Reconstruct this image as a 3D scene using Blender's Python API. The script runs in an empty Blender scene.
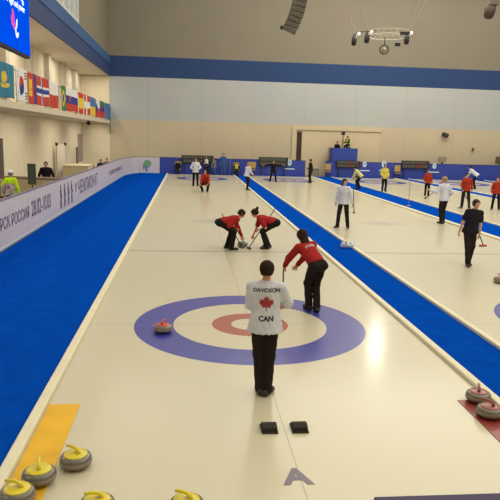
import bpy, bmesh, math, random
import numpy as np
from mathutils import Vector, Matrix
from mathutils.bvhtree import BVHTree
random.seed(4)
C = bpy.context.scene
V = Vector
R = math.radians

# ------------------------------------------------------------------ materials
MATS = {}
def srgb(c):
    return tuple(((v/255+.055)/1.055)**2.4 if v > 10 else v/255/12.92 for v in c)
def mat(name, c, rough=.7, noise=0, nscale=8, metal=0, coat=0, emit=0, spec=.5, bump=0, bscale=40):
    if name in MATS: return MATS[name]
    m = bpy.data.materials.new(name); m.use_nodes = True
    nt = m.node_tree; b = nt.nodes['Principled BSDF']
    col = srgb(c)
    b.inputs['Base Color'].default_value = (*col, 1)
    b.inputs['Roughness'].default_value = rough
    b.inputs['Metallic'].default_value = metal
    b.inputs['Coat Weight'].default_value = coat
    b.inputs['Specular IOR Level'].default_value = spec
    if emit:
        b.inputs['Emission Color'].default_value = (*col, 1); b.inputs['Emission Strength'].default_value = emit
    tc = nt.nodes.new('ShaderNodeTexCoord')
    if noise:
        n = nt.nodes.new('ShaderNodeTexNoise'); n.inputs['Scale'].default_value = nscale; n.inputs['Detail'].default_value = 4
        nt.links.new(tc.outputs['Object'], n.inputs['Vector'])
        r = nt.nodes.new('ShaderNodeValToRGB')
        r.color_ramp.elements[0].position = .3; r.color_ramp.elements[1].position = .7
        r.color_ramp.elements[0].color = (*[v*(1-noise) for v in col], 1)
        r.color_ramp.elements[1].color = (*[min(1, v*(1+noise)) for v in col], 1)
        nt.links.new(n.outputs['Fac'], r.inputs['Fac']); nt.links.new(r.outputs['Color'], b.inputs['Base Color'])
        if emit: nt.links.new(r.outputs['Color'], b.inputs['Emission Color'])
    if bump:
        n2 = nt.nodes.new('ShaderNodeTexNoise'); n2.inputs['Scale'].default_value = bscale
        nt.links.new(tc.outputs['Object'], n2.inputs['Vector'])
        bp = nt.nodes.new('ShaderNodeBump'); bp.inputs['Strength'].default_value = bump; bp.inputs['Distance'].default_value = .01
        nt.links.new(n2.outputs['Fac'], bp.inputs['Height']); nt.links.new(bp.outputs['Normal'], b.inputs['Normal'])
    MATS[name] = m
    return m

# ------------------------------------------------------------------ mesh helpers
def link(name, me, m, parent=None, smooth=False):
    o = bpy.data.objects.new(name, me); C.collection.objects.link(o)
    if m is not None:
        for mm in (m if isinstance(m, (list, tuple)) else [m]): me.materials.append(mm)
    if parent: o.parent = parent
    if smooth:
        for p in me.polygons: p.use_smooth = True
    return o
def obj(name, bm, m, parent=None, smooth=False):
    me = bpy.data.meshes.new(name); bm.normal_update(); bm.to_mesh(me); bm.free()
    return link(name, me, m, parent, smooth)
def pydata(name, vs, fs, m, parent=None, smooth=False):
    me = bpy.data.meshes.new(name); me.from_pydata([tuple(v) for v in vs], [], [tuple(int(i) for i in f) for f in fs]); me.update()
    return link(name, me, m, parent, smooth)
def BM(): return bmesh.new()
def box(bm, lo, hi, bev=0):
    lo, hi = V(lo), V(hi)
    r = bmesh.ops.create_cube(bm, size=1, matrix=Matrix.Translation((lo+hi)/2) @ Matrix.Diagonal((*(hi-lo), 1)))
    if bev:
        es = list({e for v in r['verts'] for e in v.link_edges})
        bmesh.ops.bevel(bm, geom=es, offset=bev, segments=2, affect='EDGES', profile=.5)
    return bm
def frame_of(d):
    d = V(d).normalized()
    a = V((0, 0, 1)) if abs(d.z) < .9 else V((1, 0, 0))
    x = a.cross(d).normalized(); y = d.cross(x)
    return x, y
def tube(bm, pts, rad, n=8):
    pts = [V(p) for p in pts]
    if not isinstance(rad, (list, tuple)): rad = [rad]*len(pts)
    rings = []
    px = None
    for i, p in enumerate(pts):
        d = (pts[min(i+1, len(pts)-1)] - pts[max(i-1, 0)]).normalized()
        if px is None: x, y = frame_of(d)
        else:
            x = (px - d*px.dot(d)).normalized(); y = d.cross(x)
        px = x
        rings.append([bm.verts.new(p + (x*math.cos(2*math.pi*k/n) + y*math.sin(2*math.pi*k/n))*rad[i]) for k in range(n)])
    for a, b in zip(rings, rings[1:]):
        for k in range(n): bm.faces.new((a[k], a[(k+1) % n], b[(k+1) % n], b[k]))
    bm.faces.new(rings[0][::-1]); bm.faces.new(rings[-1])
    return bm
def lathe(bm, prof, n=40, c=(0, 0, 0)):
    rings = []
    for r, z in prof:
        if r < 1e-6: rings.append([bm.verts.new((c[0], c[1], c[2]+z))])
        else: rings.append([bm.verts.new((c[0]+r*math.cos(2*math.pi*k/n), c[1]+r*math.sin(2*math.pi*k/n), c[2]+z)) for k in range(n)])
    for a, b in zip(rings, rings[1:]):
        for k in range(n):
            k2 = (k+1) % n
            if len(a) == 1: bm.faces.new((a[0], b[k2], b[k]))
            elif len(b) == 1: bm.faces.new((a[k], a[k2], b[0]))
            else: bm.faces.new((a[k], a[k2], b[k2], b[k]))
    return bm
def ball(bm, c, r, sc=(1, 1, 1), u=12, v=8):
    bmesh.ops.create_uvsphere(bm, u_segments=u, v_segments=v, radius=r, matrix=Matrix.Translation(c) @ Matrix.Diagonal((*sc, 1)))
    return bm
def tag(o, label, cat=None, group=None, kind=None):
    if label: o['label'] = label
    if cat: o['category'] = cat
    if group: o['group'] = group
    if kind: o['kind'] = kind
    return o
def empty(name, loc, rz=0, label=None, cat=None, group=None):
    o = bpy.data.objects.new(name, None); C.collection.objects.link(o)
    o.location = loc; o.rotation_euler = (0, 0, rz); o.empty_display_size = .1
    return tag(o, label, cat, group)
def struct(name, bm, m, parent=None, smooth=False):
    o = obj(name, bm, m, parent, smooth)
    if not parent: o['kind'] = 'structure'
    return o
def copy_tree(o, parent=None):
    c = o.copy(); C.collection.objects.link(c)
    if parent: c.parent = parent
    for ch in list(o.children): copy_tree(ch, c)
    return c
def text_mesh(s, size, extr=0.0, align='CENTER', bold=0.0):
    cu = bpy.data.curves.new('txt', 'FONT'); cu.body = s; cu.size = size; cu.extrude = extr; cu.align_x = align; cu.align_y = 'CENTER'
    cu.offset = bold
    o = bpy.data.objects.new('txt', cu); C.collection.objects.link(o)
    bpy.context.view_layer.update()
    me = bpy.data.meshes.new_from_object(o.evaluated_get(bpy.context.evaluated_depsgraph_get()))
    bpy.data.objects.remove(o); bpy.data.curves.remove(cu)
    return me
def text(name, s, size, m, M, parent=None, extr=.004, align='CENTER', bold=0.0, sx=1):
    me = text_mesh(s, size, extr, align, bold); me.transform(M @ Matrix.Diagonal((sx, 1, 1, 1)))
    return link(name, me, m, parent)

# ------------------------------------------------------------------ signed-distance figures -> surface nets
class Field:
    def __init__(s): s.groups = []
    def group(s, k=.03, clips=()):
        g = dict(p=[], clips=list(clips), k=k); s.groups.append(g); return g
    @staticmethod
    def cap(g, a, b, ra, rb, flat=None, k=.03):
        g['p'].append((np.array(a, float), np.array(b, float), ra, rb, flat, k))
    def mesh(s, h, wrinkle=0.0):
        pts = []
        for g in s.groups:
            for a, b, ra, rb, fl, k in g['p']:
                for q, r in ((a, ra), (b, rb)):
                    pts += [q-r, q+r]
        pts = np.array(pts); lo = pts.min(0)-3*h; hi = pts.max(0)+3*h
        n = np.ceil((hi-lo)/h).astype(int)+1
        ax = [lo[i]+h*np.arange(n[i]) for i in range(3)]
        F = np.full(n, .2)
        for g in s.groups:
            G = np.full(n, .2)
            for a, b, ra, rb, fl, k in g['p']:
                m = max(ra, rb)+.07
                i0 = [max(0, int((min(a[j], b[j])-m-lo[j])/h)) for j in range(3)]
                i1 = [min(n[j], int((max(a[j], b[j])+m-lo[j])/h)+2) for j in range(3)]
                X, Y, Z = np.meshgrid(*[ax[j][i0[j]:i1[j]] for j in range(3)], indexing='ij')
                P = np.stack([X, Y, Z], -1)-a
                d = b-a
                sc = 1.0
                if fl is not None:
                    u = np.array(fl[0]); f = fl[1]
                    P = P+((P@u)*(1/f-1))[..., None]*u; d = d+(d@u)*(1/f-1)*u; sc = .5+.5*f
                L = d@d
                t = np.clip((P@d)/L, 0, 1) if L > 1e-9 else np.zeros(P.shape[:3])
                D = (np.linalg.norm(P-t[..., None]*d, axis=-1)-(ra+(rb-ra)*t))*sc
                sl = tuple(slice(i0[j], i1[j]) for j in range(3))
                A = G[sl]
                hh = np.clip(.5+.5*(A-D)/k, 0, 1)
                G[sl] = A*(1-hh)+D*hh-k*hh*(1-hh)
            if g['clips']:
                X, Y, Z = np.meshgrid(*ax, indexing='ij')
                for pt, nn in g['clips']:
                    G = np.maximum(G, (X-pt[0])*nn[0]+(Y-pt[1])*nn[1]+(Z-pt[2])*nn[2])
            k = g['k']; hh = np.clip(.5+.5*(F-G)/k, 0, 1)
            F = F*(1-hh)+G*hh-k*hh*(1-hh)
        if wrinkle:
            X, Y, Z = np.meshgrid(*ax, indexing='ij')
            F = F+wrinkle*np.sin(38*Z+9*np.sin(11*X+3*Y)+5*Y)*np.sin(17*X+13*Y+4*Z)
        ins = F < 0
        # cell vertices
        nc = n-1
        cnt = np.zeros(nc); acc = np.zeros((*nc, 3))
        for axis in range(3):
            o = [j for j in range(3) if j != axis]
            for du in (0, 1):
                for dv in (0, 1):
                    s0 = [None]*3; s0[axis] = slice(0, nc[axis]); s0[o[0]] = slice(du, du+nc[o[0]]); s0[o[1]] = slice(dv, dv+nc[o[1]])
                    s1 = list(s0); s1[axis] = slice(1, nc[axis]+1)
                    f0, f1 = F[tuple(s0)], F[tuple(s1)]
                    cr = (f0 < 0) != (f1 < 0)
                    t = np.where(cr, f0/np.where(cr, f0-f1, 1), 0)
                    cnt += cr
                    acc[..., axis] += np.where(cr, t, 0)
                    acc[..., o[0]] += cr*du; acc[..., o[1]] += cr*dv
        act = cnt > 0
        idx = -np.ones(nc, int); w = np.argwhere(act); idx[act] = np.arange(len(w))
        vs = lo+h*(w+acc[act]/cnt[act][:, None])
        quads = []
        for axis in range(3):
            o = [(axis+1) % 3, (axis+2) % 3]
            s0 = [slice(None)]*3; s1 = [slice(None)]*3
            s0[axis] = slice(0, n[axis]-1); s1[axis] = slice(1, n[axis])
            a, b = ins[tuple(s0)], ins[tuple(s1)]
            e = np.argwhere(a != b); 
            e = e[(e[:, o[0]] > 0) & (e[:, o[1]] > 0) & (e[:, o[0]] < nc[o[0]]) & (e[:, o[1]] < nc[o[1]])]
            def cell(du, dv):
                c = e.copy(); c[:, o[0]] -= du; c[:, o[1]] -= dv
                return idx[c[:, 0], c[:, 1], c[:, 2]]
            q = np.stack([cell(1, 1), cell(0, 1), cell(0, 0), cell(1, 0)], 1)
            flip = b[e[:, 0], e[:, 1], e[:, 2]]
            q[flip] = q[flip][:, ::-1]
            quads.append(q)
        return vs, np.concatenate(quads)

def ik(a, c, l1, l2, pole):
    a, c, pole = V(a), V(c), V(pole)
    d = c-a; L = d.length
    if L > (l1+l2)*.998: c = a+d*((l1+l2)*.998/L); d = c-a; L = d.length
    x = (l1*l1-l2*l2+L*L)/(2*L); hgt = math.sqrt(max(0, l1*l1-x*x))
    dn = d/L; p = (pole-dn*pole.dot(dn)).normalized()
    return a+dn*x+p*hgt, c

def hand_mesh(bm, w, d, nrm, side, curl, s=1):
    """palm, four fingers and a thumb leaving the palm's side; d along the hand, nrm out of the palm, side towards the thumb"""
    d = V(d).normalized(); nrm = V(nrm); nrm = (nrm-d*nrm.dot(d)).normalized(); side = d.cross(nrm)*(1 if side > 0 else -1)
    M = Matrix((( *(side), ), (*nrm,), (*d,))).transposed().to_4x4(); M.translation = w+d*.045*s
    bmesh.ops.create_uvsphere(bm, u_segments=10, v_segments=8, radius=.05*s, matrix=M @ Matrix.Diagonal((.82, .36, 1.05, 1)))
    for i, (off, ln) in enumerate(((.03, .074), (.01, .082), (-.01, .076), (-.029, .06))):
        p = w+d*.072*s+side*off*s; pts = [p]; ang = 0
        for seg in (.42, .32, .26):
            ang += curl*(.8+.1*i)
            p = p+(d*math.cos(ang)+nrm*math.sin(ang))*ln*seg*s; pts.append(p)
        tube(bm, pts, [.0095*s, .009*s, .008*s, .006*s], 6)
    p = w+d*.022*s+side*.03*s; pts = [p]
    for a, l in ((.75, .032), (.5, .028), (.25+curl*.3, .022)):
        p = p+(d*math.cos(a)+side*math.sin(a)*.8+nrm*.35*curl).normalized()*l*s; pts.append(p)
    tube(bm, pts, [.012*s, .011*s, .0095*s, .007*s], 6)

SKIN = mat('skin', (206, 150, 118), .5, .06, 12)
COL = dict(white=(208, 212, 224), red=(160, 40, 38), orange_red=(168, 54, 36), black=(30, 26, 28), charcoal=(40, 33, 31), navy=(36, 32, 42), yellow=(216, 202, 84),
           cream=(206, 200, 140), brown=(58, 42, 34), blonde=(168, 132, 86), dark_brown=(42, 29, 20), grey=(120, 118, 116), hivis=(178, 220, 40),
           blue=(60, 90, 150), tan=(176, 146, 84))
def cmat(c): return mat('cloth_'+c, COL[c], .9, .10, 9, bump=.25, bscale=60, spec=.15)
def hmat(c): return mat('hair_'+c, COL[c], .7, .25, 40, bump=.6, bscale=90, spec=.15)

def person(label, x, y, yaw, s=1.0, z0=0.0, hip=(0, 0, .93), lean=3, side=0, twist=0, feet=((-.1, 0, 0), (.1, 0, 0)), toes=(10, -10),
           hands=((-.27, .03, .82), (.27, .03, .82)), epole=((-.5, -1, 0), (.5, -1, 0)), kpole=((-.1, 1, 0), (.1, 1, 0)), look=(0, 0),
           top='white', sleeve=1.0, legs='black', hair='dark_brown', style='short', shoe='black', vox=.02, wr=0.0, curl=.55, vest=None,
           gloves=False, hdir=None, cap=None, group=None, build=1.0):
    root = empty('person', (x, y, z0), R(yaw), label, 'person', group)
    root.scale = (s, s, s)
    P = V(hip)
    up = V((math.sin(R(side)), math.sin(R(lean))*math.cos(R(side)), math.cos(R(lean))*math.cos(R(side)))).normalized()
    rt = V((math.cos(R(twist)), math.sin(R(twist)), 0)); rt = (rt-up*rt.dot(up)).normalized(); fw = up.cross(rt).normalized()
    rtp = V((1, 0, 0)); prt = (rt+rtp).normalized()
    waist = P+up*.14; chest = P+up*.36+fw*.01; neck = P+up*.5
    sh = [neck-up*.058-rt*.156*build, neck-up*.058+rt*.156*build]
    hp = [P-prt*.085, P+prt*.085]
    # head frame
    hu = (up*.45+V((0, 0, 1))*.55).normalized()
    hy, hpit = R(look[0]), R(look[1])
    f0 = V((-math.sin(hy), math.cos(hy), 0)); f0 = f0*math.cos(hpit)+V((0, 0, 1))*math.sin(hpit)
    hf = f0.normalized(); hr = hf.cross(V((0, 0, 1))).normalized(); hU = hr.cross(hf).normalized()
    head = neck+hu*.155+hf*.02
    el, hd, kn, an = [], [], [], []
    for i in (0, 1):
        e, w = ik(sh[i], V(hands[i]), .285, .25, V(epole[i])); el.append(e); hd.append(w)
        a = V(feet[i])+V((0, 0, .09)); k, a2 = ik(hp[i], a, .43, .42, V(kpole[i])); kn.append(k); an.append(a2)
    F = Field(); cap_ = Field.cap
    # ---- body (one continuous surface)
    g = F.group()
    cap_(g, P, waist, .10, .10, (fw, .75)); cap_(g, waist, chest, .10, .125, (fw, .72)); cap_(g, sh[0], sh[1], .04, .04)
    cap_(g, chest, neck, .09, .05, (fw, .8)); cap_(g, neck-up*.02, head-hU*.05, .052, .047)
    for i in (0, 1):
        cap_(g, sh[i], el[i], .046, .036); cap_(g, el[i], hd[i], .036, .025, None, .02)
        cap_(g, hp[i], kn[i], .075, .05); cap_(g, kn[i], an[i], .048, .034, None, .02)
    cap_(g, head+hU*.02-hf*.012, head+hU*.02+hf*.012, .083, .083, (hr, .88), .02)
    cap_(g, head-hU*.035+hf*.03, head-hU*.075+hf*.05, .055, .035, None, .03)
    cap_(g, head-hU*.005+hf*.09, head-hU*.03+hf*.102, .010, .014, None, .012)
    for sg in (-1, 1): cap_(g, head+hr*.077*sg+hU*.012, head+hr*.08*sg-hU*.018, .015, .012, None, .01)
    vs, fs = F.mesh(min(vox, .016))
    bm = BM(); bv = [bm.verts.new(v) for v in vs]
    for f in fs:
        try: bm.faces.new([bv[i] for i in f])
        except ValueError: pass
    for i in (0, 1):
        d = (hd[i]-el[i]).normalized()
        if hdir and hdir[i]: d = V(hdir[i]).normalized()
        nrm = -rt*(-1 if i == 0 else 1) if abs(d.z) > .6 else V((0, 0, -1))
        hand_mesh(bm, hd[i], d, nrm, 1 if i == 0 else -1, curl)
    body = obj('body', bm, SKIN, root, True)
    # ---- top
    F = Field()
    hl = .10 if lean < 50 else -.02
    hem = P-up*hl
    g = F.group(clips=[(tuple(hem), tuple(-up)), (tuple(neck+up*.035), tuple(up))])
    cap_(g, P-up*(hl-.02), waist, (.205 if lean < 50 else .160)*build, .156*build, (fw, .82)); cap_(g, waist, chest, .152*build, .172*build, (fw, .72)); cap_(g, sh[0], sh[1], .062, .062); cap_(g, chest, neck, .12, .07, (fw, .8))
    cap_(g, neck-up*.04, neck+up*.06, .068, .06)
    g2 = F.group(.03)
    for i in (0, 1):
        if sleeve >= .99:
            cap_(g2, sh[i], el[i], .074, .062); cap_(g2, el[i], hd[i]-(hd[i]-el[i])*.06, .060, .045)
        else:
            cap_(g2, sh[i], sh[i]+(el[i]-sh[i])*min(1, sleeve), .074, .072)
    vs, fs = F.mesh(vox, wr)
    jk = pydata('jacket' if sleeve >= .99 else 'shirt', vs, fs, cmat(top), root, True)
    if vest:
        F = Field(); g = F.group(clips=[(tuple(hem-up*.02), tuple(-up)), (tuple(neck-up*.01), tuple(up))])
        cap_(g, P-up*.08, waist, .185, .165, (fw, .78)); cap_(g, waist, chest, .165, .195, (fw, .72)); cap_(g, sh[0]*.85+sh[1]*.15, sh[1]*.85+sh[0]*.15, .072, .072)
        vs, fs = F.mesh(vox); pydata('vest', vs, fs, cmat(vest), root, True)
    # ---- trousers
    F = Field(); g = F.group(clips=[(tuple(P+up*.07), tuple(up))])
    cap_(g, P-prt*.04, P+prt*.04, .118, .118, (fw, .85)); cap_(g, P, waist, .115, .10, (fw, .8)); g = F.group(.03)
    for i in (0, 1):
        cap_(g, hp[i]-up*.05-fw*.025, hp[i]-up*.03-fw*.025, .08, .08)
        cap_(g, hp[i], kn[i], .094, .074); cap_(g, kn[i], an[i]-V((0, 0, .02)), .070, .066, None, .02)
    vs, fs = F.mesh(vox, wr); pydata('trousers', vs, fs, cmat(legs), root, True)
    # ---- shoes
    for i in (0, 1):
        t = R(toes[i]); fd = V((-math.sin(t), math.cos(t), 0)); a = an[i]; gz = max(0, a.z-.09)
        lift = feet[i][2]
        F = Field(); g = F.group(clips=[((0, 0, lift+.004), (0, 0, -1))])
        heel = V((a.x, a.y, lift+.045))-fd*.05; toe = V((a.x, a.y, lift+.035))+fd*.15
        cap_(g, heel, toe, .045, .038); cap_(g, heel+fd*.04, V((a.x, a.y, a.z)), .042, .045)
        vs, fs = F.mesh(.012 if vox < .016 else .016); pydata('shoe', vs, fs, mat('shoe_'+shoe, COL[shoe], .5, .1), root, True)
    # ---- face
    for sg in (-1, 1):
        e = obj('eye', ball(BM(), head+hf*.082+hr*.031*sg+hU*.012, .0115, (1, 1, 1), 10, 8), mat('eye_white', (225, 220, 212), .3), root, True)
        obj('iris', ball(BM(), head+hf*.0915+hr*.031*sg+hU*.012, .0055, (1, 1, 1), 8, 6), mat('iris', (48, 34, 26), .3), e, True)
    obj('mouth', ball(BM(), head+hf*.0865-hU*.052, .017, (1, .5, .35) if abs(hf.y) > .7 else (.5, 1, .35), 10, 6), mat('lips', (168, 86, 78), .5), root, True)
    # ---- hair
    F = Field()
    g = F.group(.015, clips=[(tuple(head+hf*.055), tuple((hf*.93-hU*.36).normalized())), (tuple(head-hU*.06), tuple(-hU))])
    cap_(g, head+hU*.028-hf*.02, head+hU*.024+hf*.006, .098, .094, (hr, .93))
    cap_(g, head-hU*.03-hf*.045, head-hU*.03-hf*.02, .068, .068)
    if style == 'ponytail':
        g = F.group(.02); cap_(g, head+hU*.04-hf*.10, head-hU*.02-hf*.14, .03, .034); cap_(g, head-hU*.02-hf*.14, head-hU*.15-hf*.13, .034, .014)
    if style == 'long':
        g = F.group(.03); cap_(g, head-hf*.04, head-hU*.14-hf*.07, .085, .075, (hf, .7)); cap_(g, head-hU*.14-hf*.07, head-hU*.24-hf*.08, .075, .05, (hf, .6))
    if style == 'bun':
        g = F.group(.02); cap_(g, head+hU*.06-hf*.10, head+hU*.09-hf*.13, .035, .04)
    vs, fs = F.mesh(min(vox, .014)); pydata('hair', vs, fs, hmat(hair), root, True)
    if cap:
        F = Field(); g = F.group(clips=[(tuple(head+hU*.035), tuple(-hU))])
        cap_(g, head+hU*.03-hf*.02, head+hU*.03+hf*.005, .106, .103, (hr, .93))
        g = F.group(.01, clips=[(tuple(head+hU*.06), tuple(hU))]); cap_(g, head+hU*.045+hf*.07, head+hU*.04+hf*.14, .05, .035, (hU, .3))
        vs, fs = F.mesh(.014); pydata('cap', vs, fs, cmat(cap), root, True)
    root['j'] = 0; del root['j']
    M = Matrix.Translation((x, y, z0)) @ Matrix.Rotation(R(yaw), 4, 'Z') @ Matrix.Scale(s, 4)
    def W(p): return M @ V(p)
    return dict(root=root, jk=jk, W=W, hd=[W(h) for h in hd], neck=neck, up=up, rt=rt, fw=fw, P=P, head=head, an=an)

def project_mesh(me, M, tgt, dirv, name, m, parent, off=.004):
    """lay a flat mesh (in M) on the cloth of tgt along dirv; both in the person's own frame"""
    bm = BM(); bm.from_mesh(me); bmesh.ops.transform(bm, matrix=M, verts=bm.verts)
    bmesh.ops.triangulate(bm, faces=bm.faces)
    bmesh.ops.subdivide_edges(bm, edges=[e for e in bm.edges if e.calc_length() > .025], cuts=2)
    t = BVHTree.FromPolygons([v.co.copy() for v in tgt.data.vertices], [tuple(p.vertices) for p in tgt.data.polygons])
    dv = V(dirv).normalized()
    for v in bm.verts:
        h = t.ray_cast(v.co-dv*.5, dv)
        if h[0] is not None: v.co = h[0]-dv*off
    o = obj(name, bm, m, parent)
    md = o.modifiers.new('thick', 'SOLIDIFY'); md.thickness = .003
    return o

# ------------------------------------------------------------------ ice sheets
def ice_material(far=34.75):
    m = bpy.data.materials.new('curling_ice'); m.use_nodes = True
    nt = m.node_tree; N = nt.nodes; L = nt.links; b = N['Principled BSDF']
    def mth(op, a, c=None, clamp=False):
        n = N.new('ShaderNodeMath'); n.operation = op; n.use_clamp = clamp
        for i, v in enumerate((a, c)):
            if v is None: continue
            if isinstance(v, (int, float)): n.inputs[i].default_value = v
            else: L.new(v, n.inputs[i])
        return n.outputs[0]
    def mix(f, a, c):
        n = N.new('ShaderNodeMix'); n.data_type = 'RGBA'
        L.new(f, n.inputs[0])
        for k, v in ((6, a), (7, c)):
            if isinstance(v, tuple): n.inputs[k].default_value = (*srgb(v), 1)
            else: L.new(v, n.inputs[k])
        return n.outputs[2]
    tc = N.new('ShaderNodeTexCoord'); sp = N.new('ShaderNodeSeparateXYZ'); L.new(tc.outputs['Object'], sp.inputs[0])
    x, y = sp.outputs[0], sp.outputs[1]
    n1 = N.new('ShaderNodeTexNoise'); n1.inputs['Scale'].default_value = .35; n1.inputs['Detail'].default_value = 3; L.new(tc.outputs['Object'], n1.inputs[0])
    base = mix(n1.outputs['Fac'], (203, 196, 168), (211, 204, 176))
    def band(v, c, hw): return mth('LESS_THAN', mth('ABSOLUTE', mth('SUBTRACT', v, c)), hw)
    col = base
    LINE = (120, 108, 100)
    for yc in (0.0, far):
        dy = mth('SUBTRACT', y, yc)
        r = mth('SQRT', mth('ADD', mth('MULTIPLY', x, x), mth('MULTIPLY', dy, dy)))
        for rad, c in ((1.83, (52, 56, 156)), (1.22, None), (.61, (164, 76, 54)), (.30, None)):
            col = mix(mth('LESS_THAN', r, rad), col, c if c else base)
    thin = mth('MULTIPLY', mth('MAXIMUM', mth('MAXIMUM', band(y, 0, .008), band(y, far, .008)), band(x, 0, .007)), .45)
    col = mix(thin, col, LINE)
    hog = mth('MULTIPLY', mth('MAXIMUM', band(y, 6.4, .05), band(y, far-6.4, .05)), .72)
    col = mix(hog, col, (122, 104, 92))
    # worn, cloudy emblem frozen in the middle of the sheet
    ex = mth('DIVIDE', mth('ADD', x, .1), 1.05); ey = mth('DIVIDE', mth('SUBTRACT', y, 12.3), .75)
    er = mth('SQRT', mth('ADD', mth('MULTIPLY', ex, ex), mth('MULTIPLY', ey, ey)))
    n2 = N.new('ShaderNodeTexNoise'); n2.inputs['Scale'].default_value = 2.2; L.new(tc.outputs['Object'], n2.inputs[0])
    em = mth('MULTIPLY', mth('SUBTRACT', 1.0, er, True), mth('MULTIPLY', n2.outputs['Fac'], .9), True)
    col = mix(em, col, (128, 128, 150))
    L.new(col, b.inputs['Base Color'])
    b.inputs['Roughness'].default_value = .42; b.inputs['Coat Weight'].default_value = .6; b.inputs['Coat Roughness'].default_value = .16
    n3 = N.new('ShaderNodeTexNoise'); n3.inputs['Scale'].default_value = 30; L.new(tc.outputs['Object'], n3.inputs[0])
    bp = N.new('ShaderNodeBump'); bp.inputs['Strength'].default_value = .05; bp.inputs['Distance'].default_value = .004
    L.new(n3.outputs['Fac'], bp.inputs['Height']); L.new(bp.outputs['Normal'], b.inputs['Normal']); L.new(bp.outputs['Normal'], b.inputs['Coat Normal'])
    return m
ICE = ice_material()
CENT = [0, 6.14, 12.93, 19.2, 25.6]
for i, cx in enumerate(CENT):
    o = struct('ice_sheet', box(BM(), (-2.51, -12, -.05), (2.51, 39.3, 0)), ICE)
    o.location = (cx, 0, 0)
CARPET = mat('blue_carpet', (6, 70, 172), 1, .10, 3, bump=.4, bscale=200, spec=0)
def strip(x0, x1): return struct('carpet_strip', box(BM(), (x0, -12, -.05), (x1, 39.5, .004)), CARPET)
struct('floor', box(BM(), (-9.6, -14, -.2), (30, 41.6, -.052)), mat('concrete', (110, 106, 100), .9, .1))
strip(-5.53, -2.63)
FOAM = mat('foam_bumper', (224, 218, 188), .6, .04, 4)
for i in range(4):
    a = CENT[i]+2.51; c = CENT[i+1]-2.51
    w1 = (.12, .2, .14, .14)[i]
    strip(a+w1, c-.11)
    for lo, hi in ((a, a+w1), (c-.11, c)):
        struct('trim_%d' % (2+2*i+(lo != a)), box(BM(), (lo+.004, -12, -.05), (hi-.004, 39.4, .055), .02), FOAM)
struct('trim_1', box(BM(), (-2.63, -12, -.05), (-2.514, 39.4, .055), .02), FOAM)
struct('walkway', box(BM(), (-5.53, 39.505, -.05), (28, 39.78, .004)), CARPET)
struct('walkway', box(BM(), (-9.3, -12, -.05), (-5.62, 41.4, .0)), mat('grey_rubber_floor', (128, 120, 108), .8, .08))
struct('walkway', box(BM(), (-5.6, 39.86, -.05), (28, 41.4, .0)), mat('grey_rubber_floor', (128, 120, 108), .8, .08))

# ------------------------------------------------------------------ hall shell
def wall_material():
    m = bpy.data.materials.new('hall_wall_paint'); m.use_nodes = True
    nt = m.node_tree; N = nt.nodes; L = nt.links; b = N['Principled BSDF']
    tc = N.new('ShaderNodeTexCoord'); sp = N.new('ShaderNodeSeparateXYZ'); L.new(tc.outputs['Object'], sp.inputs[0])
    r = N.new('ShaderNodeValToRGB'); r.color_ramp.interpolation = 'CONSTANT'
    mr = N.new('ShaderNodeMath'); mr.operation = 'DIVIDE'; mr.inputs[1].default_value = 20; L.new(sp.outputs[2], mr.inputs[0]); L.new(mr.outputs[0], r.inputs[0])
    e = r.color_ramp.elements
    e[0].position = 0; e[0].color = (*srgb((204, 190, 162)), 1)
    e[1].position = 4.05/20; e[1].color = (*srgb((184, 188, 188)), 1)
    for p, c in ((7.3/20, (36, 66, 116)), (8.83/20, (136, 129, 114))):
        k = e.new(p); k.color = (*srgb(c), 1)
    n = N.new('ShaderNodeTexNoise'); n.inputs['Scale'].default_value = .5; L.new(tc.outputs['Object'], n.inputs[0])
    mx = N.new('ShaderNodeMix'); mx.data_type = 'RGBA'; mx.blend_type = 'MULTIPLY'; mx.inputs[0].default_value = .12
    L.new(r.outputs[0], mx.inputs[6]); L.new(n.outputs['Color'], mx.inputs[7])
    # panel joints every 4.5 m
    pg = N.new('ShaderNodeMath'); pg.operation = 'PINGPONG'; pg.inputs[1].default_value = 2.1; L.new(sp.outputs[0], pg.inputs[0])
    lt = N.new('ShaderNodeMath'); lt.operation = 'LESS_THAN'; lt.inputs[1].default_value = .025; L.new(pg.outputs[0], lt.inputs[0])
    ml = N.new('ShaderNodeMath'); ml.operation = 'MULTIPLY'; ml.inputs[1].default_value = .14; L.new(lt.outputs[0], ml.inputs[0])
    mk = N.new('ShaderNodeMix'); mk.data_type = 'RGBA'; L.new(ml.outputs[0], mk.inputs[0]); L.new(mx.outputs[2], mk.inputs[6]); mk.inputs[7].default_value = (.1, .1, .1, 1)
    L.new(mk.outputs[2], b.inputs['Base Color']); b.inputs['Roughness'].default_value = .8
    return m
WALLM = wall_material()
CREAM = mat('cream_plaster', (226, 214, 188), .85, .04, 1.5)
struct('wall_back', box(BM(), (-9.6, 41.5, -.2), (30, 41.9, 17)), WALLM)
struct('wall_right', box(BM(), (30, -14.4, -.2), (30.4, 41.9, 17)), WALLM)
struct('wall_front', box(BM(), (-9.6, -14.4, -.2), (30, -14, 17)), CREAM)
struct('ceiling', box(BM(), (-9.7, -14.4, 17), (30.4, 41.9, 17.3)), mat('ceiling_grey', (150, 145, 135), .9))
struct('wall_left', box(BM(), (-9.6, -14, -.2), (-9.3, 41.5, 7.33)), CREAM)
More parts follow.
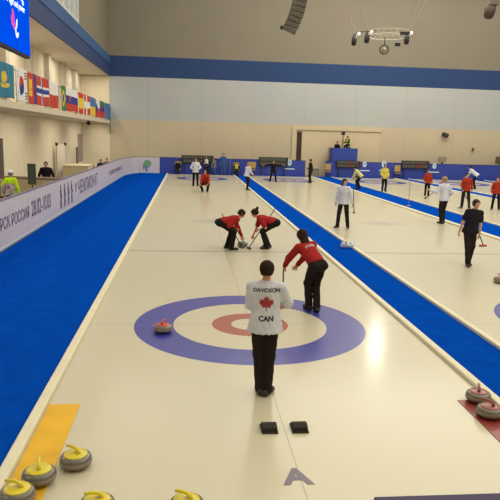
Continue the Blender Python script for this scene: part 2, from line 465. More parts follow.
# upper storey over the gallery
struct('wall_left_upper', box(BM(), (-9.6, -14, 7.34), (-7.2, 41.49, 9.0)), mat('soffit_paint', (205, 196, 176), .85))
UG = mat('upper_taupe_paint', (128, 120, 102), .85, .05)
struct('wall_left_top', box(BM(), (-9.6, -14, 11.3), (-7.2, 28.14, 17)), UG)
struct('wall_left_end', box(BM(), (-9.6, 28.15, 9.005), (-7.2, 41.49, 17)), UG)
struct('wall_return', box(BM(), (-9.29, 41.3, 0), (-7.16, 41.49, 7.3)), CREAM)
struct('trim_20', box(BM(), (-7.2, -14, 7.36), (-7.1, 41.48, 8.2)), mat('fascia_navy', (42, 62, 112), .6, .05))
struct('trim_21', box(BM(), (-7.2, -14, 8.2), (-7.06, 41.48, 8.85)), mat('fascia_blue', (48, 88, 140), .6, .05))
# upper windows between 9.0 and 11.3
WF = mat('window_white', (214, 216, 214), .5); GL = mat('window_glass', (196, 206, 216), .15, metal=0, coat=1)
for k in range(9):
    y0 = -12.4+4.5*k
    e = tag(empty('window_%d' % (k+1), (-7.25, y0, 9)), None, None, None, 'structure')
    bm = BM()
    for a, b_, c, d in ((0, 4.5, 0, .12), (0, 4.5, 2.18, 2.3), (0, .14, .12, 2.18), (4.36, 4.5, .12, 2.18), (1.45, 1.53, .12, 2.18), (2.95, 3.03, .12, 2.18)):
        box(bm, (-.06, a, c), (.06, b_, d))
    obj('window_frame', bm, WF, e)
    obj('pane', box(BM(), (-.08, .14, .12), (-.065, 4.36, 2.18)), GL, e)
# pilasters, gallery slab and rail
for k in range(12):
    y0 = -11+4.4*k
    struct('pilaster', box(BM(), (-9.299, y0, 3.98), (-9.0, y0+.55, 7.33)), mat('pilaster_paint', (196, 188, 172), .85))
struct('gallery_floor', box(BM(), (-9.29, -14, 3.72), (-7.1, 41.29, 3.95)), mat('slab_paint', (214, 202, 178), .85, .03))
r = empty('gallery_railing', (-7.13, -10, 3.951), 0, 'long grey metal railing along the spectator gallery, flags hung over it', 'railing')
bm = BM(); tube(bm, [(0, 0, 1.12), (0, 51.3, 1.12)], .025); tube(bm, [(0, 0, .6), (0, 51.3, .6)], .015)
RAIL = mat('rail_metal', (150, 150, 150), .4, metal=.6)
obj('rail', bm, RAIL, r)
for k in range(35): obj('post', tube(BM(), [(0, k*1.5+.1, 0), (0, k*1.5+.1, 1.12)], .02, 6), RAIL, r)

# roller door in the back wall
d = tag(empty('door_1', (7.4, 41.5, 0)), None, None, None, 'structure')
obj('door_frame', box(box(BM(), (0, -.12, 0), (.34, -.002, 3.86)), (.34, -.14, 3.66), (7.4, -.002, 3.9)), mat('door_frame_cream', (204, 190, 156), .7), d)
obj('door_panel', box(BM(), (.82, -.05, .01), (7.3, -.003, 3.62)), mat('door_panel_cream', (208, 192, 160), .7, .03, 1), d)
obj('door_gap', box(BM(), (.42, -.04, .01), (.8, -.003, 3.5)), mat('dark_gap', (62, 52, 40), .9), d)
d2 = tag(empty('door_2', (-9.3, 19.3, 0)), None, None, None, 'structure')
obj('door_leaf', box(BM(), (.002, -1.2, .01), (.05, .4, 2.6)), mat('dark_door', (84, 74, 64), .7), d2)
obj('door_handle', tube(BM(), [(.05, .25, 1), (.1, .25, 1), (.1, .12, 1)], .012), RAIL, d2)

# ------------------------------------------------------------------ flags
FC = {k: mat('flag_'+k, c, .85) for k, c in dict(teal=(40, 122, 150), gold=(226, 190, 50), white=(226, 224, 220), red=(192, 60, 42), blue=(38, 54, 140), green=(60, 120, 60), black=(30, 28, 34), violet=(84, 48, 120), sky=(70, 110, 170), orange=(214, 96, 40)).items()}
def flag(label, y0, y1, fn, z0=4.02, z1=5.16, cols=()):
    names = list(cols); nu, nv = 36, 24
    bm = BM(); g = []
    w = y1-y0
    for j in range(nv+1):
        row = []
        for i in range(nu+1):
            u, v = i/nu, j/nv
            row.append(bm.verts.new((.035*math.sin(u*w*5+y0)*(1-v*.6)+.012*math.sin(u*23), u*w, (z1-z0)*v-.03*math.sin(u*w*2.2)*(1-v))))
        g.append(row)
    for j in range(nv):
        for i in range(nu):
            f = bm.faces.new((g[j][i], g[j][i+1], g[j+1][i+1], g[j+1][i])); f.smooth = True
            f.material_index = names.index(fn((i+.5)/nu, (j+.5)/nv))
    o = obj('flag', bm, [FC[n] for n in names]); o.location = (-7.06, y0, z0)
    md = o.modifiers.new('thick', 'SOLIDIFY'); md.thickness = .006
    return tag(o, label, 'flag', 'national flags on the gallery railing')
def kaz(u, v): 
    r = math.hypot((u-.52)*1.9, (v-.6)); return 'gold' if r < .17 or (abs((v-.34)-.18*abs(u-.52)) < .05 and abs(u-.52) < .2) or u < .06 else 'teal'
def kor(u, v):
    r = math.hypot((u-.5)*1.5, v-.5)
    if r < .29: return 'red' if v > .5+.08*math.sin((u-.5)*18) else 'blue'
    for cx, cy in ((.18, .8), (.82, .8), (.18, .2), (.82, .2)):
        if abs(u-cx) < .08 and abs(v-cy) < .11: return 'black' if int((v-cy+.11)/.044) % 2 == 0 else 'white'
    return 'white'
def mon(u, v):
    if .55 < u < .88: return 'violet'
    if .22 < u < .46 and .25 < v < .8 and not (.3 < u < .38 and .4 < v < .5): return 'gold'
    return 'red'
def nordic(bg, c1, c2):
    def f(u, v):
        du, dv = abs(u-.36)*1.6, abs(v-.5)
        if c2 and (du < .07 or dv < .07): return c2
        if du < .15 or dv < .15: return c1
        return bg
    return f
def hbars(*cs):
    return lambda u, v: cs[min(len(cs)-1, int((1-v)*len(cs)))]
def emb(f, u0, v0, r, c): return lambda u, v: c if math.hypot((u-u0)*1.6, v-v0) < r else f(u, v)
def spain(u, v): return 'gold' if .25 < v < .75 else 'red'
def green_(u, v): return 'gold' if abs(u-.5)/.38+abs(v-.5)/.36 < 1 and math.hypot((u-.5)*1.5, v-.5) > .17 else ('blue' if math.hypot((u-.5)*1.5, v-.5) <= .17 else 'green')
def czech(u, v): return 'blue' if u*.9 < .5-abs(v-.5) else ('white' if v > .5 else 'red')
def swiss(u, v): return 'white' if (abs(u-.5) < .09 and abs(v-.5) < .34) or (abs(v-.5) < .11 and abs(u-.5) < .28) else 'red'
flag('teal flag with a golden sun hanging at the left edge of the gallery railing', 11.0, 13.65, kaz, cols=('teal', 'gold'))
flag('white flag with a red and blue disc and four black trigrams', 13.75, 15.35, kor, cols=('white', 'red', 'blue', 'black'))
flag('red flag with a violet stripe and yellow emblem beside the white flag with a disc', 15.45, 16.95, mon, cols=('red', 'violet', 'gold'))
flag('red flag with a blue cross edged in white', 17.0, 19.1, nordic('red', 'white', 'blue'), cols=('red', 'white', 'blue'))
flag('plain white over red flag next to the red flag with the blue cross', 19.2, 21.3, hbars('white', 'red'), cols=('white', 'red'))
flag('narrow green flag after the gap in the row of flags', 21.9, 22.9, green_, cols=('green', 'gold', 'blue'))
flag('white, blue and red striped flag with small shield beside the green flag', 23.1, 26.3, emb(hbars('white', 'blue', 'red'), .3, .55, .14, 'red'), cols=('white', 'blue', 'red'))
flag('red flag with broad yellow middle stripe', 26.5, 28.4, spain, cols=('gold', 'red'))
flag('red flag with a thin white cross, right of the red and yellow one', 28.6, 30.7, nordic('red', 'white', None), cols=('red', 'white'))
flag('blue over yellow flag in the far part of the railing', 30.9, 32.9, hbars('sky', 'gold'), cols=('sky', 'gold'))
flag('white over red flag with a blue wedge, far along the railing', 33.0, 35.2, czech, cols=('white', 'red', 'blue'))
flag('green over violet and red striped flag, last but one on the railing', 35.3, 37.4, hbars('green', 'violet', 'red'), cols=('green', 'violet', 'red'))
o = flag('long plain blue banner with green foot closing the row of flags', 37.8, 40.9, lambda u, v: 'green' if v < .16 and u > .6 else 'sky', z0=4.0, cols=('sky', 'green'))
o = flag('narrow blue and green pennant hanging lowest at the gallery corner', 40.95, 41.4, lambda u, v: 'green' if v < .25 else 'sky', z0=3.0, z1=5.0, cols=('sky', 'green'))

# ------------------------------------------------------------------ LED screen
s = empty('video_screen', (-5.92, 4.72, 5.2), 0, 'large bright blue video screen with white lettering hanging over the left side', 'screen')
obj('screen_case', box(BM(), (-.16, 0, -.05), (0, 6.42, 4.1), .02), mat('screen_case', (22, 22, 30), .5), s)
SCR = mat('screen_blue', (0, 62, 196), .5, .12, .7, emit=.75, spec=0)
obj('display', box(BM(), (0, .03, .03), (.02, 6.39, 4.05)), SCR, s)
SW = mat('screen_white', (190, 205, 250), .4, emit=.9)
def YZ(y, z, x=.022): return Matrix.Translation((x, y, z)) @ Matrix(((0, 0, 1, 0), (1, 0, 0, 0), (0, 1, 0, 0), (0, 0, 0, 1)))
text('lettering', 'World Curling', .42, SW, YZ(4.5, 1.62), s, .003, bold=.01)
text('lettering', 'your light and power', .26, SW, YZ(4.75, 1.28), s, .003, bold=.006)
bm = BM(); PINK = mat('screen_magenta', (206, 30, 140), .4, emit=.8)
for (y, z, a, l) in ((4.55, .93, .5, .36), (4.42, .76, .1, .32), (4.6, .66, -.3, .24)):
    bmesh.ops.create_uvsphere(bm, u_segments=12, v_segments=6, radius=1, matrix=Matrix.Translation((.024, y, z)) @ Matrix.Rotation(a, 4, 'X') @ Matrix.Diagonal((.004, .09, l/2, 1)))
obj('emblem', bm, PINK, s)
bm = BM()
for (y, z, a, l) in ((4.88, .74, -.5, .34), (4.78, .50, .3, .28), (4.95, .44, -1.1, .28)):
    bmesh.ops.create_uvsphere(bm, u_segments=12, v_segments=6, radius=1, matrix=Matrix.Translation((.024, y, z)) @ Matrix.Rotation(a, 4, 'X') @ Matrix.Diagonal((.004, .07, l/2, 1)))
obj('emblem', bm, SW, s)
for yy in (.8, 5.5): obj('hanging_bracket', box(BM(), (-1.05, yy, 3.4), (-.15, yy+.1, 3.5)), RAIL, s)

# ------------------------------------------------------------------ side boards
BW = mat('board_white', (206, 198, 206), .6, .03, 2); BCAP = mat('board_cap', (120, 108, 136), .6); INK = mat('board_ink', (92, 84, 118), .7); KICK = mat('kick_rail', (176, 204, 228), .5)
def board(label, p0, p1, words=(), m=BW, h=1.22, cap=BCAP, kick=True, group='advertising boards around the ice'):
    p0, p1 = V((*p0, 0)), V((*p1, 0)); d = p1-p0; L_ = d.length; ang = math.atan2(d.y, d.x)
    e = empty('advertising_board', p0, ang, label, 'board', group)
    obj('panel', box(BM(), (.012, 0, .005), (L_-.012, .05, h), .004), m, e)
    obj('top_rail', box(BM(), (.012, -.012, h), (L_-.012, .062, h+.04), .008), cap, e)
    if kick: obj('kick_strip', box(BM(), (.012, -.02, .006), (L_-.012, -.001, .06), .004), KICK, e)
    for (s_, u, z, size, sx, mm) in words:
        text('lettering', s_, size, mm, Matrix.Translation((u, -.003, z)) @ Matrix.Rotation(R(90), 4, 'X'), e, .002, bold=size*.012, sx=sx)
    return e, L_
# the boards run away from the camera, their faces to the right (+X)
e, L_ = board('white board with a Cyrillic place name, nearest of the left side boards', (-5.6, -4), (-5.6, 8.95), [('МАГНИТОГОРСК РОССИЯ', 10.2, .62, .42, 1.05, INK)])
e2, _ = board('white board with large dates and dark player silhouettes on the left side', (-5.6, 8.95), (-5.6, 17.4), [('28.02-10.03', 1.7, .66, .66, .85, INK)])
for k in range(4):
    bm = BM(); u = 4.7+.72*k
    ball(bm, (u, -.006, .98), .09, (1, .05, 1)); 
    for a, b_, c in (((u, .9), (u+.06, .52), .11), ((u-.02, .52), (u-.12, .2), .05), ((u+.06, .52), (u+.14, .2), .05), ((u, .82), (u+.22, .62), .04)):
        pa, pb = V((a[0], -.006, a[1])), V((b_[0], -.006, b_[1])); dd = (pb-pa).normalized(); nn = V((dd.z, 0, -dd.x))*c
        vs = [bm.verts.new(q+V((0, yy, 0))) for yy in (-.004, .005) for q in (pa-nn, pa+nn, pb+nn*.7, pb-nn*.7)]
        for f in ((0, 1, 2, 3), (7, 6, 5, 4), (0, 4, 5, 1), (1, 5, 6, 2), (2, 6, 7, 3), (3, 7, 4, 0)): bm.faces.new([vs[i] for i in f])
    obj('printed_figure', bm, mat('ink_plum', (104, 84, 108) if k % 2 else (84, 78, 118), .7), e2)
text('lettering', 'IV', .5, INK, Matrix.Translation((7.85, -.003, .7)) @ Matrix.Rotation(R(90), 4, 'X'), e2, .002, bold=.006)
board('white board with wide capital lettering, third along the left side', (-5.6, 17.4), (-5.6, 27.8), [('ЧЕМПИОНАТ', 2.8, .62, .78, 1.15, INK)])
board('white board with faint smaller writing before the far left corner', (-5.6, 27.8), (-5.6, 34.6), [('ПО КЕРЛИНГУ СРЕДИ ЮНИОРОВ', 3.4, .62, .34, 1.15, INK)])
pts = [(-5.6, 34.6), (-5.5, 36.8), (-5.2, 38.6), (-4.75, 39.55)]
for k in range(3): board('white curved corner board at the far left, %s piece of the bend' % ('first', 'middle', 'last')[k], pts[k], pts[k+1], [('I', .5, .62, .6, 1, INK)] if k == 0 else [])
e, _ = board('short white board with a green and blue round emblem on the back line', (-4.75, 39.8), (-3.2, 39.8))
bm = BM(); bmesh.ops.create_cone(bm, cap_ends=True, segments=24, radius1=.3, radius2=.3, depth=.006, matrix=Matrix.Translation((.62, -.006, .72)) @ Matrix.Rotation(R(90), 4, 'X')); obj('emblem', bm, mat('emblem_green', (112, 160, 120), .6), e)
bm = BM(); box(bm, (.30, -.008, .3), (.42, -.001, .8)); box(bm, (.5, -.012, .12), (.62, -.004, .5)); obj('emblem', bm, mat('emblem_blue', (66, 96, 168), .6), e)
# back boards, blue
BB = mat('board_blue', (42, 64, 156), .6, .06, 2); BBC = mat('board_blue_cap', (34, 46, 110), .6)
xs = [-3.2, -.4, 2.3, 5.4, 8.3]
nm = ['behind the left end of the nearest far house', 'behind the scoreboard on the left', 'beside the yellow-vested person', 'with white emblem beside the dark doorway']
for k in range(4): be, _ = board('blue back board '+nm[k], (xs[k], 39.8), (xs[k+1], 39.8), m=BB, cap=BBC, kick=False, group='blue boards along the far end')
def emblem(x, z, s_=1, lab='x'):
    bm = BM()
    bmesh.ops.create_cone(bm, cap_ends=True, segments=20, radius1=.2*s_, radius2=.2*s_, depth=.008, matrix=Matrix.Translation((0, 0, .12)) @ Matrix.Rotation(R(90), 4, 'X') @ Matrix.Diagonal((.9, 1.25, 1, 1)))
    o = obj('wall_emblem', bm, mat('emblem_white', (200, 220, 236), .6)); o.location = (x, 39.79, z)
    bm = BM(); bmesh.ops.create_cone(bm, cap_ends=True, segments=16, radius1=.09*s_, radius2=.09*s_, depth=.008, matrix=Matrix.Translation((.02, -.006, .15)) @ Matrix.Rotation(R(90), 4, 'X')); obj('emblem_centre', bm, mat('emblem_teal', (110, 160, 190), .6), o)
    obj('emblem_caption', box(BM(), (-.4, -.006, -.42), (.42, -.001, -.34)), mat('emblem_white', (200, 220, 236), .6), o)
    tag(o, lab, 'emblem')
emblem(7.0, .95, 1.0, 'white oval emblem with caption on the blue board by the dark doorway')
emblem(13.1, .95, .9, 'white oval emblem on the blue board just right of the blue tower')
emblem(14.7, 1.0, 1.1, 'white oval emblem above the head of the person in yellow jacket')
emblem(18.9, .95, .9, 'white oval emblem right of the right-hand scoreboard')
xs = [9.9, 12.6, 15.4, 18.4, 21.2, 24.2, 27.2]
nm = ['under the camera tower', 'behind the leaning player in cream', 'behind the yellow jacket', 'right of the right-hand scoreboard', 'behind the bending player in white', 'last towards the right edge']
for k in range(6): board('blue back board '+nm[k], (xs[k], 39.8), (xs[k+1], 39.8), m=BB, cap=BBC, kick=False, group='blue boards along the far end')

# scoreboards
def scoreboard(lab, x0, x1, z0=.86, z1=1.46, right_red=True):
    e = empty('scoreboard', (x0, 39.62, z0), 0, lab, 'scoreboard', 'scoreboards at the far end'); w, h = x1-x0, z1-z0
    obj('housing', box(BM(), (0, 0, 0), (w, .12, h), .01), mat('scoreboard_black', (34, 36, 36), .6, .1), e)
    for i in (0, 1): obj('bracket', box(BM(), (.2+i*(w-.5), .03, -z0+.006), (.26+i*(w-.5), .09, -.002)), mat('scoreboard_black', (34, 36, 36), .6), e)
    rnd = random.Random(int(x0*10))
    for j in range(2):
        for i in range(10):
            c = mat('score_red', (126, 58, 52), .7) if (i > 4 and right_red and rnd.random() < .6) else mat('score_grey', (88, 90, 84), .7)
            obj('score_plate', box(BM(), (w*.06+i*w*.088, -.012, .06+j*h*.5), (w*.06+i*w*.088+w*.06, -.001, .06+j*h*.5+h*.33)), c, e)
scoreboard('dark scoreboard with red plates behind the nearest far house', -1.5, .95)
scoreboard('long dark scoreboard behind the person with arms spread', 4.55, 6.85, .78, 1.46, False)
scoreboard('dark scoreboard with red plates on the front of the blue tower', 10.75, 12.7, .78, 1.32)
scoreboard('dark scoreboard with red plates between two white emblems', 16.1, 18.4, .84, 1.46)

# camera tower
t = empty('camera_tower', (10.45, 39.9, 0), 0, 'blue-clad camera platform rising above the far boards', 'platform')
obj('cladding', box(box(box(BM(), (0, 0, .005), (2.05, .05, 2.3)), (0, .05, .005), (.05, 1.3, 2.3)), (2.0, .05, .005), (2.05, 1.3, 2.3)), BB, t)
obj('deck', box(BM(), (0.05, .05, 1.9), (2.0, 1.3, 1.98)), mat('deck_ply', (120, 100, 70), .8), t)
bm = BM()
for a in ((-.22, .1), (-.22, .6)): tube(bm, [(a[0], a[1], 0), (a[0], a[1], 2.3)], .02, 6)
for k in range(7): tube(bm, [(-.22, .1, .25+.32*k), (-.22, .6, .25+.32*k)], .012, 6)
for zz in (.7, 1.9): tube(bm, [(-.22, .3, zz), (.02, .3, zz)], .015, 6)
obj('ladder', bm, mat('ladder_grey', (120, 124, 110), .5, metal=.4), t)

# ------------------------------------------------------------------ mats, hacks, letter
def mat_rect(name, lab, x0, x1, y0, y1, m):
    o = obj(name, box(BM(), (0, 0, 0), (x1-x0, y1-y0, .006), .002), m); o.location = (x0, y0, .0015); return tag(o, lab, 'mat')
mat_rect('stone_mat', 'yellow mat on the ice beside the left bumper', -2.5, -2.17, -9, -2.97, mat('yellow_mat', (228, 176, 14), .6, .12, 2.5))
mat_rect('stone_mat', 'dark red mat on the ice under the two red-topped stones', 2.13, 2.5, -5.0, -3.02, mat('red_mat', (138, 46, 34), .5, .08, 3, coat=.3))
o = obj('end_bumper', box(BM(), (0, 0, 0), (1.98, .28, .07), .015), mat('end_bumper_navy', (48, 40, 78), .6)); o.location = (.53, -5.3, .001); tag(o, 'dark navy foam bumper across the bottom right of the near sheet', 'bumper')
RUB = mat('hack_rubber', (34, 30, 26), .8, .15, 30)
def hack(lab, x):
    e = empty('hack', (x, -3.64, .0), 0, lab, 'hack')
    obj('base_plate', box(BM(), (-.085, -.12, .001), (.085, .10, .012), .003), RUB, e)
    bm = BM(); n = 8
    prof = [(-.10, .012), (-.09, .05), (-.03, .07), (.03, .062), (.075, .03), (.09, .012)]
    L0 = [bm.verts.new((-.075, y, z)) for y, z in prof]; L1 = [bm.verts.new((.075, y, z)) for y, z in prof]
    for i in range(len(prof)-1): bm.faces.new((L0[i], L0[i+1], L1[i+1], L1[i]))
    bm.faces.new((L0[-1], L0[0], L1[0], L1[-1])); bm.faces.new(L0[::-1]); bm.faces.new(L1)
    bmesh.ops.recalc_face_normals(bm, faces=bm.faces)
    obj('foot_rest', bm, RUB, e)
hack('black rubber foot hack, left one of the pair on the near ice', -.16); hack('black rubber foot hack, right one of the pair on the near ice', .155)
me = text_mesh('A', .40, .001, bold=.016); me.transform(Matrix.Translation((-.03, -4.58, .0022)) @ Matrix.Diagonal((.88, .9, 1, 1))); 
tag(link('sheet_letter', me, mat('letter_grey', (128, 118, 132), .5)), 'grey capital letter A frozen in the near ice below the foot hacks', 'letter')

# ------------------------------------------------------------------ curling stones
GRAN = mat('granite', (104, 100, 90), .25, .28, 70, coat=.5); BAND = mat('striking_band', (140, 132, 118), .6, .15, 90)
def stone(lab, x, y, rot, colr, tint, group=None, z=0):
    e = empty('curling_stone', (x, y, z), R(rot), lab, 'curling stone', group)
    obj('granite_body', lathe(BM(), [(0, .006), (.062, .006), (.066, .001), (.078, .003), (.108, .010), (.129, .022), (.139, .036), (.1425, .048)]+[(.142, .078), (.138, .092), (.128, .106), (.112, .115), (.08, .120), (0, .121)]), GRAN, e, True)
    obj('striking_band', lathe(BM(), [(.1418, .046), (.1440, .049), (.1442, .062), (.1440, .075), (.1418, .078)]), BAND, e, True)
    CM = mat('stone_'+colr, tint, .35, .05, 20, coat=.4)
    obj('top_disc', lathe(BM(), [(.104, .114), (.105, .120), (.098, .126), (.06, .130), (.03, .132), (0, .133)]), CM, e, True)
    bm = BM(); tube(bm, [(0, -.035, .126), (0, -.03, .152), (0, -.005, .173), (0, .03, .181), (0, .07, .181), (0, .098, .176)], [.02, .017, .015, .0145, .014, .010], 10)
    obj('handle', bm, CM, e, True)
    obj('handle_bolt', lathe(BM(), [(.014, .128), (.014, .136), (0, .137)], 12), mat('bolt_chrome', (190, 190, 190), .2, metal=1), e, True)
    return e
Yl = (222, 204, 30); Rd = (176, 54, 46)
stone('yellow-topped granite stone standing just off the yellow mat', -1.99, -4.29, 60, 'yellow', Yl)
stone('yellow-topped granite stone in the middle of three by the left bumper', -2.25, -4.55, 10, 'yellow', Yl, z=.008)
stone('yellow-topped granite stone nearest the left bottom corner', -2.355, -4.84, 80, 'yellow', Yl, z=.008)
stone('yellow-topped stone cut by the bottom edge, left of two there', -1.70, -5.02, 100, 'yellow', Yl)
stone('yellow-topped stone cut by the bottom edge, right of two there', -1.0, -5.06, 70, 'yellow', Yl)
stone('red-topped stone lying alone on the blue ring of the near house', -1.366, -.39, -30, 'red', (190, 52, 40))
stone('dull red-topped stone behind its neighbour at the right bumper', 2.36, -3.06, -20, 'dull_red', (150, 66, 58), z=.008)
stone('dull red-topped stone in front at the right edge on the red mat', 2.3, -3.46, 40, 'dull_red', (150, 66, 58), z=.008)
stone('granite stone sliding between the two sweeping players', .5, 7.22, 20, 'green', (84, 92, 70))
stone('dark stone cut by the right edge on the neighbouring sheet', 5.72, 2.97, 20, 'dull_red', (150, 66, 58))

# ------------------------------------------------------------------ people
def broom(lab, grip_top, headp, colr=(40, 38, 36), shaft=(60, 54, 48), hang=0):
    """broom from the free end to the brush head, both in world space"""
    a, b_ = V(grip_top), V(headp)
    e = empty('curling_broom', b_, 0, lab, 'broom')
    obj('shaft', tube(BM(), [a-b_, V((0, 0, .045))], .013, 8), mat('shaft_%d' % shaft[0], shaft, .4), e, True)
    d = (a-b_).normalized(); ang = math.atan2(d.y, d.x)+R(90)
    bm = box(BM(), (-.1, -.035, .018), (.1, .035, .05), .01); bmesh.ops.rotate(bm, verts=bm.verts, cent=(0, 0, 0), matrix=Matrix.Rotation(ang, 3, 'Z'))
    obj('brush_head', bm, mat('brush_%d_%d' % (colr[0], colr[1]), colr, .6), e)
    bm = box(BM(), (-.095, -.03, 0), (.095, .03, .018)); bmesh.ops.rotate(bm, verts=bm.verts, cent=(0, 0, 0), matrix=Matrix.Rotation(ang, 3, 'Z'))
    obj('brush_pad', bm, mat('brush_pad', (150, 140, 120), .9), e)
    if hang: e.location.z += hang
    return e

# 1 skip in white, back to us
p = person('person in white jacket with red maple leaf on the back, arms folded, in near house', -.12, -2.78, -4, s=.935, lean=1, look=(-6, -6), top='white', sleeve=.88,
           hands=((.02, .24, 1.10), (.10, .24, 1.04)), epole=((-.35, .1, -1), (1, -.1, -.5)), hdir=((1, .3, .1), (-1, .3, .1)), feet=((-.035, .03, 0), (.045, -.01, 0)), toes=(8, -30), legs='charcoal',
           hair='dark_brown', vox=.012, wr=.004, build=1.08)
pu, pr, pf = p['up'], p['rt'], p['fw']
def back_frame(q, dz, dx=0):
    o = q['P']+q['up']*dz+q['rt']*dx-q['fw']*.3
    return Matrix((( *q['rt'], ), (*q['up'],), (*(-q['fw']),))).transposed().to_4x4(), o
def on_back(q, me, dz, name, m, dx=0):
    M, o = back_frame(q, dz, dx); M.translation = o
    return project_mesh(me, M, q['jk'], q['fw'], name, m, q['root'])
on_back(p, text_mesh('DAVIDSON', .064, bold=.0015), .43, 'lettering', mat('print_black', (48, 44, 58), .7))
on_back(p, text_mesh('CAN', .084, bold=.0035), .09, 'lettering', mat('print_black', (48, 44, 58), .7))
LEAF = [(0, 1), (.16, .68), (.38, .78), (.30, .30), (.55, .52), (.62, .36), (.94, .42), (.82, .12), (.98, 0), (.52, -.36), (.60, -.54), (.08, -.46), (.06, -.95)]
LEAF = LEAF+[(-a, b_) for a, b_ in LEAF[::-1] if a > 0]
bm = BM(); cv = bm.verts.new((0, 0, 0)); vv = [bm.verts.new((a*.092, b_*.098, 0)) for a, b_ in LEAF]
for i in range(len(vv)): bm.faces.new((cv, vv[(i+1) % len(vv)], vv[i]))
bmesh.ops.subdivide_edges(bm, edges=bm.edges, cuts=2)
ml = bpy.data.meshes.new('leaf'); bm.to_mesh(ml); bm.free()
on_back(p, ml, .275, 'maple_leaf_print', mat('print_red', (158, 48, 56), .7))
# device in the hand of the skip
# 2 red player behind the skip
q = person('long-haired person in red top leaning on a broom behind the near house', 1.17, .76, 14, s=.97, hip=(.0, -.12, .87), lean=50, side=-12, twist=6, look=(10, -25), top='red', legs='charcoal',
           hair='dark_brown', style='long', hands=((-.36, .50, .74), (-.12, .60, .66)), epole=((-1, -.2, -.3), (1, .1, -1)), feet=((-.03, .10, 0), (.05, -.06, 0)), toes=(5, -8), vox=.014, wr=.004)
on_back(q, text_mesh('JONES', .07, bold=.001), .36, 'lettering', mat('print_white', (220, 210, 205), .7))
b0 = q['hd'][0]
broom('dark broom leaned on by the red player behind the near house', (q['hd'][0]+V((-.02, .02, .05))), (q['W']((-.25, .80, 0))), )
# 3 left sweeper, bent to the right
q = person('person in red bent far over, sweeping from the left of the moving stone', .09, 6.75, -80, s=.98, hip=(0, -.25, .73), lean=76, twist=0, look=(0, -35), top='red', legs='black', hair='dark_brown', style='short',
           hands=((-.10, .42, .26), (.04, .16, .58)), epole=((-.3, -.6, .5), (.4, -1, .1)), feet=((-.13, -.02, 0), (.14, .04, 0)), toes=(0, -12), vox=.015, wr=.004)
broom('broom reaching under the left sweeper toward the stone', q['W']((.03, -.22, .98)), V((.46, 6.98, 0)), (70, 72, 56))
# 4 right sweeper, bent to the left
q = person('person in red with a ponytail bent over, sweeping from the right of the moving stone', 1.13, 6.95, 82, s=.98, hip=(0, -.23, .72), lean=75, twist=0, look=(0, -30), top='red', sleeve=.75, legs='black', hair='dark_brown', style='bun',
           hands=((-.02, .22, .52), (.05, .38, .34)), epole=((-.5, -.6, .2), (.4, -.3, .5)), feet=((-.14, .0, 0), (.10, -.05, 0)), toes=(10, -5), vox=.015, wr=.004)
broom('broom held diagonally by the right sweeper, head on the ice in front of the stone', q['W']((.08, -.20, 1.10)), V((.64, 6.82, 0)), (46, 44, 40))
# 6 thrower crouching
q = person('person in orange-red crouching low on the ice at the far end of the near sheet', -.08, 24.0, 175, s=1.0, hip=(0, -.16, .50), lean=28, look=(0, -5), top='orange_red', legs='black', hair='brown',
           hands=((-.18, .36, .48), (.22, .34, .44)), feet=((-.12, .08, 0), (.14, -.10, 0)), kpole=((-.3, 1, .4), (.3, 1, .3)), toes=(10, -10), vox=.02)
person('person in a white jacket standing behind the crouching player at the far end', -.55, 27.9, 180, s=.98, top='white', hair='brown', hands=((-.2, .22, 1.05), (.2, .22, 1.05)), feet=((-.13, 0, 0), (.13, .05, 0)), vox=.022)
person('blonde person in light jacket standing at the far end of the first blue strip', 2.35, 25.8, -60, s=.93, hip=(0, -.05, .92), lean=10, top='white', hair='blonde', legs='charcoal', hands=((-.2, .3, .95), (.2, .28, .95)), feet=((-.08, .08, 0), (.08, -.06, 0)), vox=.022)
person('person in black with arms spread out to both sides in the second far house', 4.75, 32.7, 180, s=.92, hip=(0, 0, .84), lean=10, top='black', hair='dark_brown', hands=((-.68, .1, 1.22), (.68, .1, 1.22)), feet=((-.22, 0, 0), (.22, 0, 0)), vox=.024)
person('person all in dark clothes standing sideways at the right of the second far house', 7.3, 32.5, 95, s=.95, lean=4, top='charcoal', legs='charcoal', hair='dark_brown', hands=((-.2, .2, 1.0), (.2, .2, 1.0)), vox=.024)
# 10 white jacket, long brown hair on sheet B
q = person('person in a white jacket with long brown hair on the second sheet, broom in hand', 4.25, 11.1, 150, s=.98, hip=(0, 0, .93), lean=2, look=(35, -8), top='white', legs='charcoal', hair='brown', style='long', hands=((-.34, .06, .84), (.27, .02, .85)),
           feet=((-.17, -.06, 0), (.16, .08, 0)), toes=(25, -20), vox=.016, wr=.004)
broom('short dark broom hanging from the hand of the long-haired person in white', q['hd'][0]+V((0, 0, .35)), q['hd'][0]+V((.06, -.02, -.5)), (50, 46, 44), hang=0).location.z = q['hd'][0].z-.32
for c in bpy.data.objects[-1:]: pass
# 11 leaning, cream
q = person('person in a cream jacket leaning forward beside the second blue strip', 9.45, 28.1, 60, s=.95, hip=(0, -.12, .84), lean=42, look=(0, -20), top='cream', legs='charcoal', hair='dark_brown', hands=((-.15, .42, .62), (.15, .38, .6)), feet=((-.1, .05, 0), (.1, -.08, 0)), vox=.022)
person('person in a bright yellow jacket, hands in front', 10.45, 26.2, 182, s=.95, top='yellow', hair='dark_brown', hands=((-.16, .22, .98), (.16, .22, .98)), vox=.022)
person('person in orange-red on the third sheet, farther and left of the others in red', 12.25, 24.1, 170, s=.86, top='orange_red', hair='brown', hands=((-.26, .1, .85), (.22, .2, .95)), vox=.022)
q = person('person in a white top with blonde hair holding brooms out to the left', 8.36, 12.5, 20, s=1.02, lean=4, look=(20, -4), top='white', legs='charcoal', hair='blonde', style='short', hands=((-.42, .30, 1.20), (.24, .10, .95)), epole=((-.3, -.4, -1), (.5, -1, 0)), feet=((-.05, 0, 0), (.06, .03, 0)), vox=.018, wr=.003)
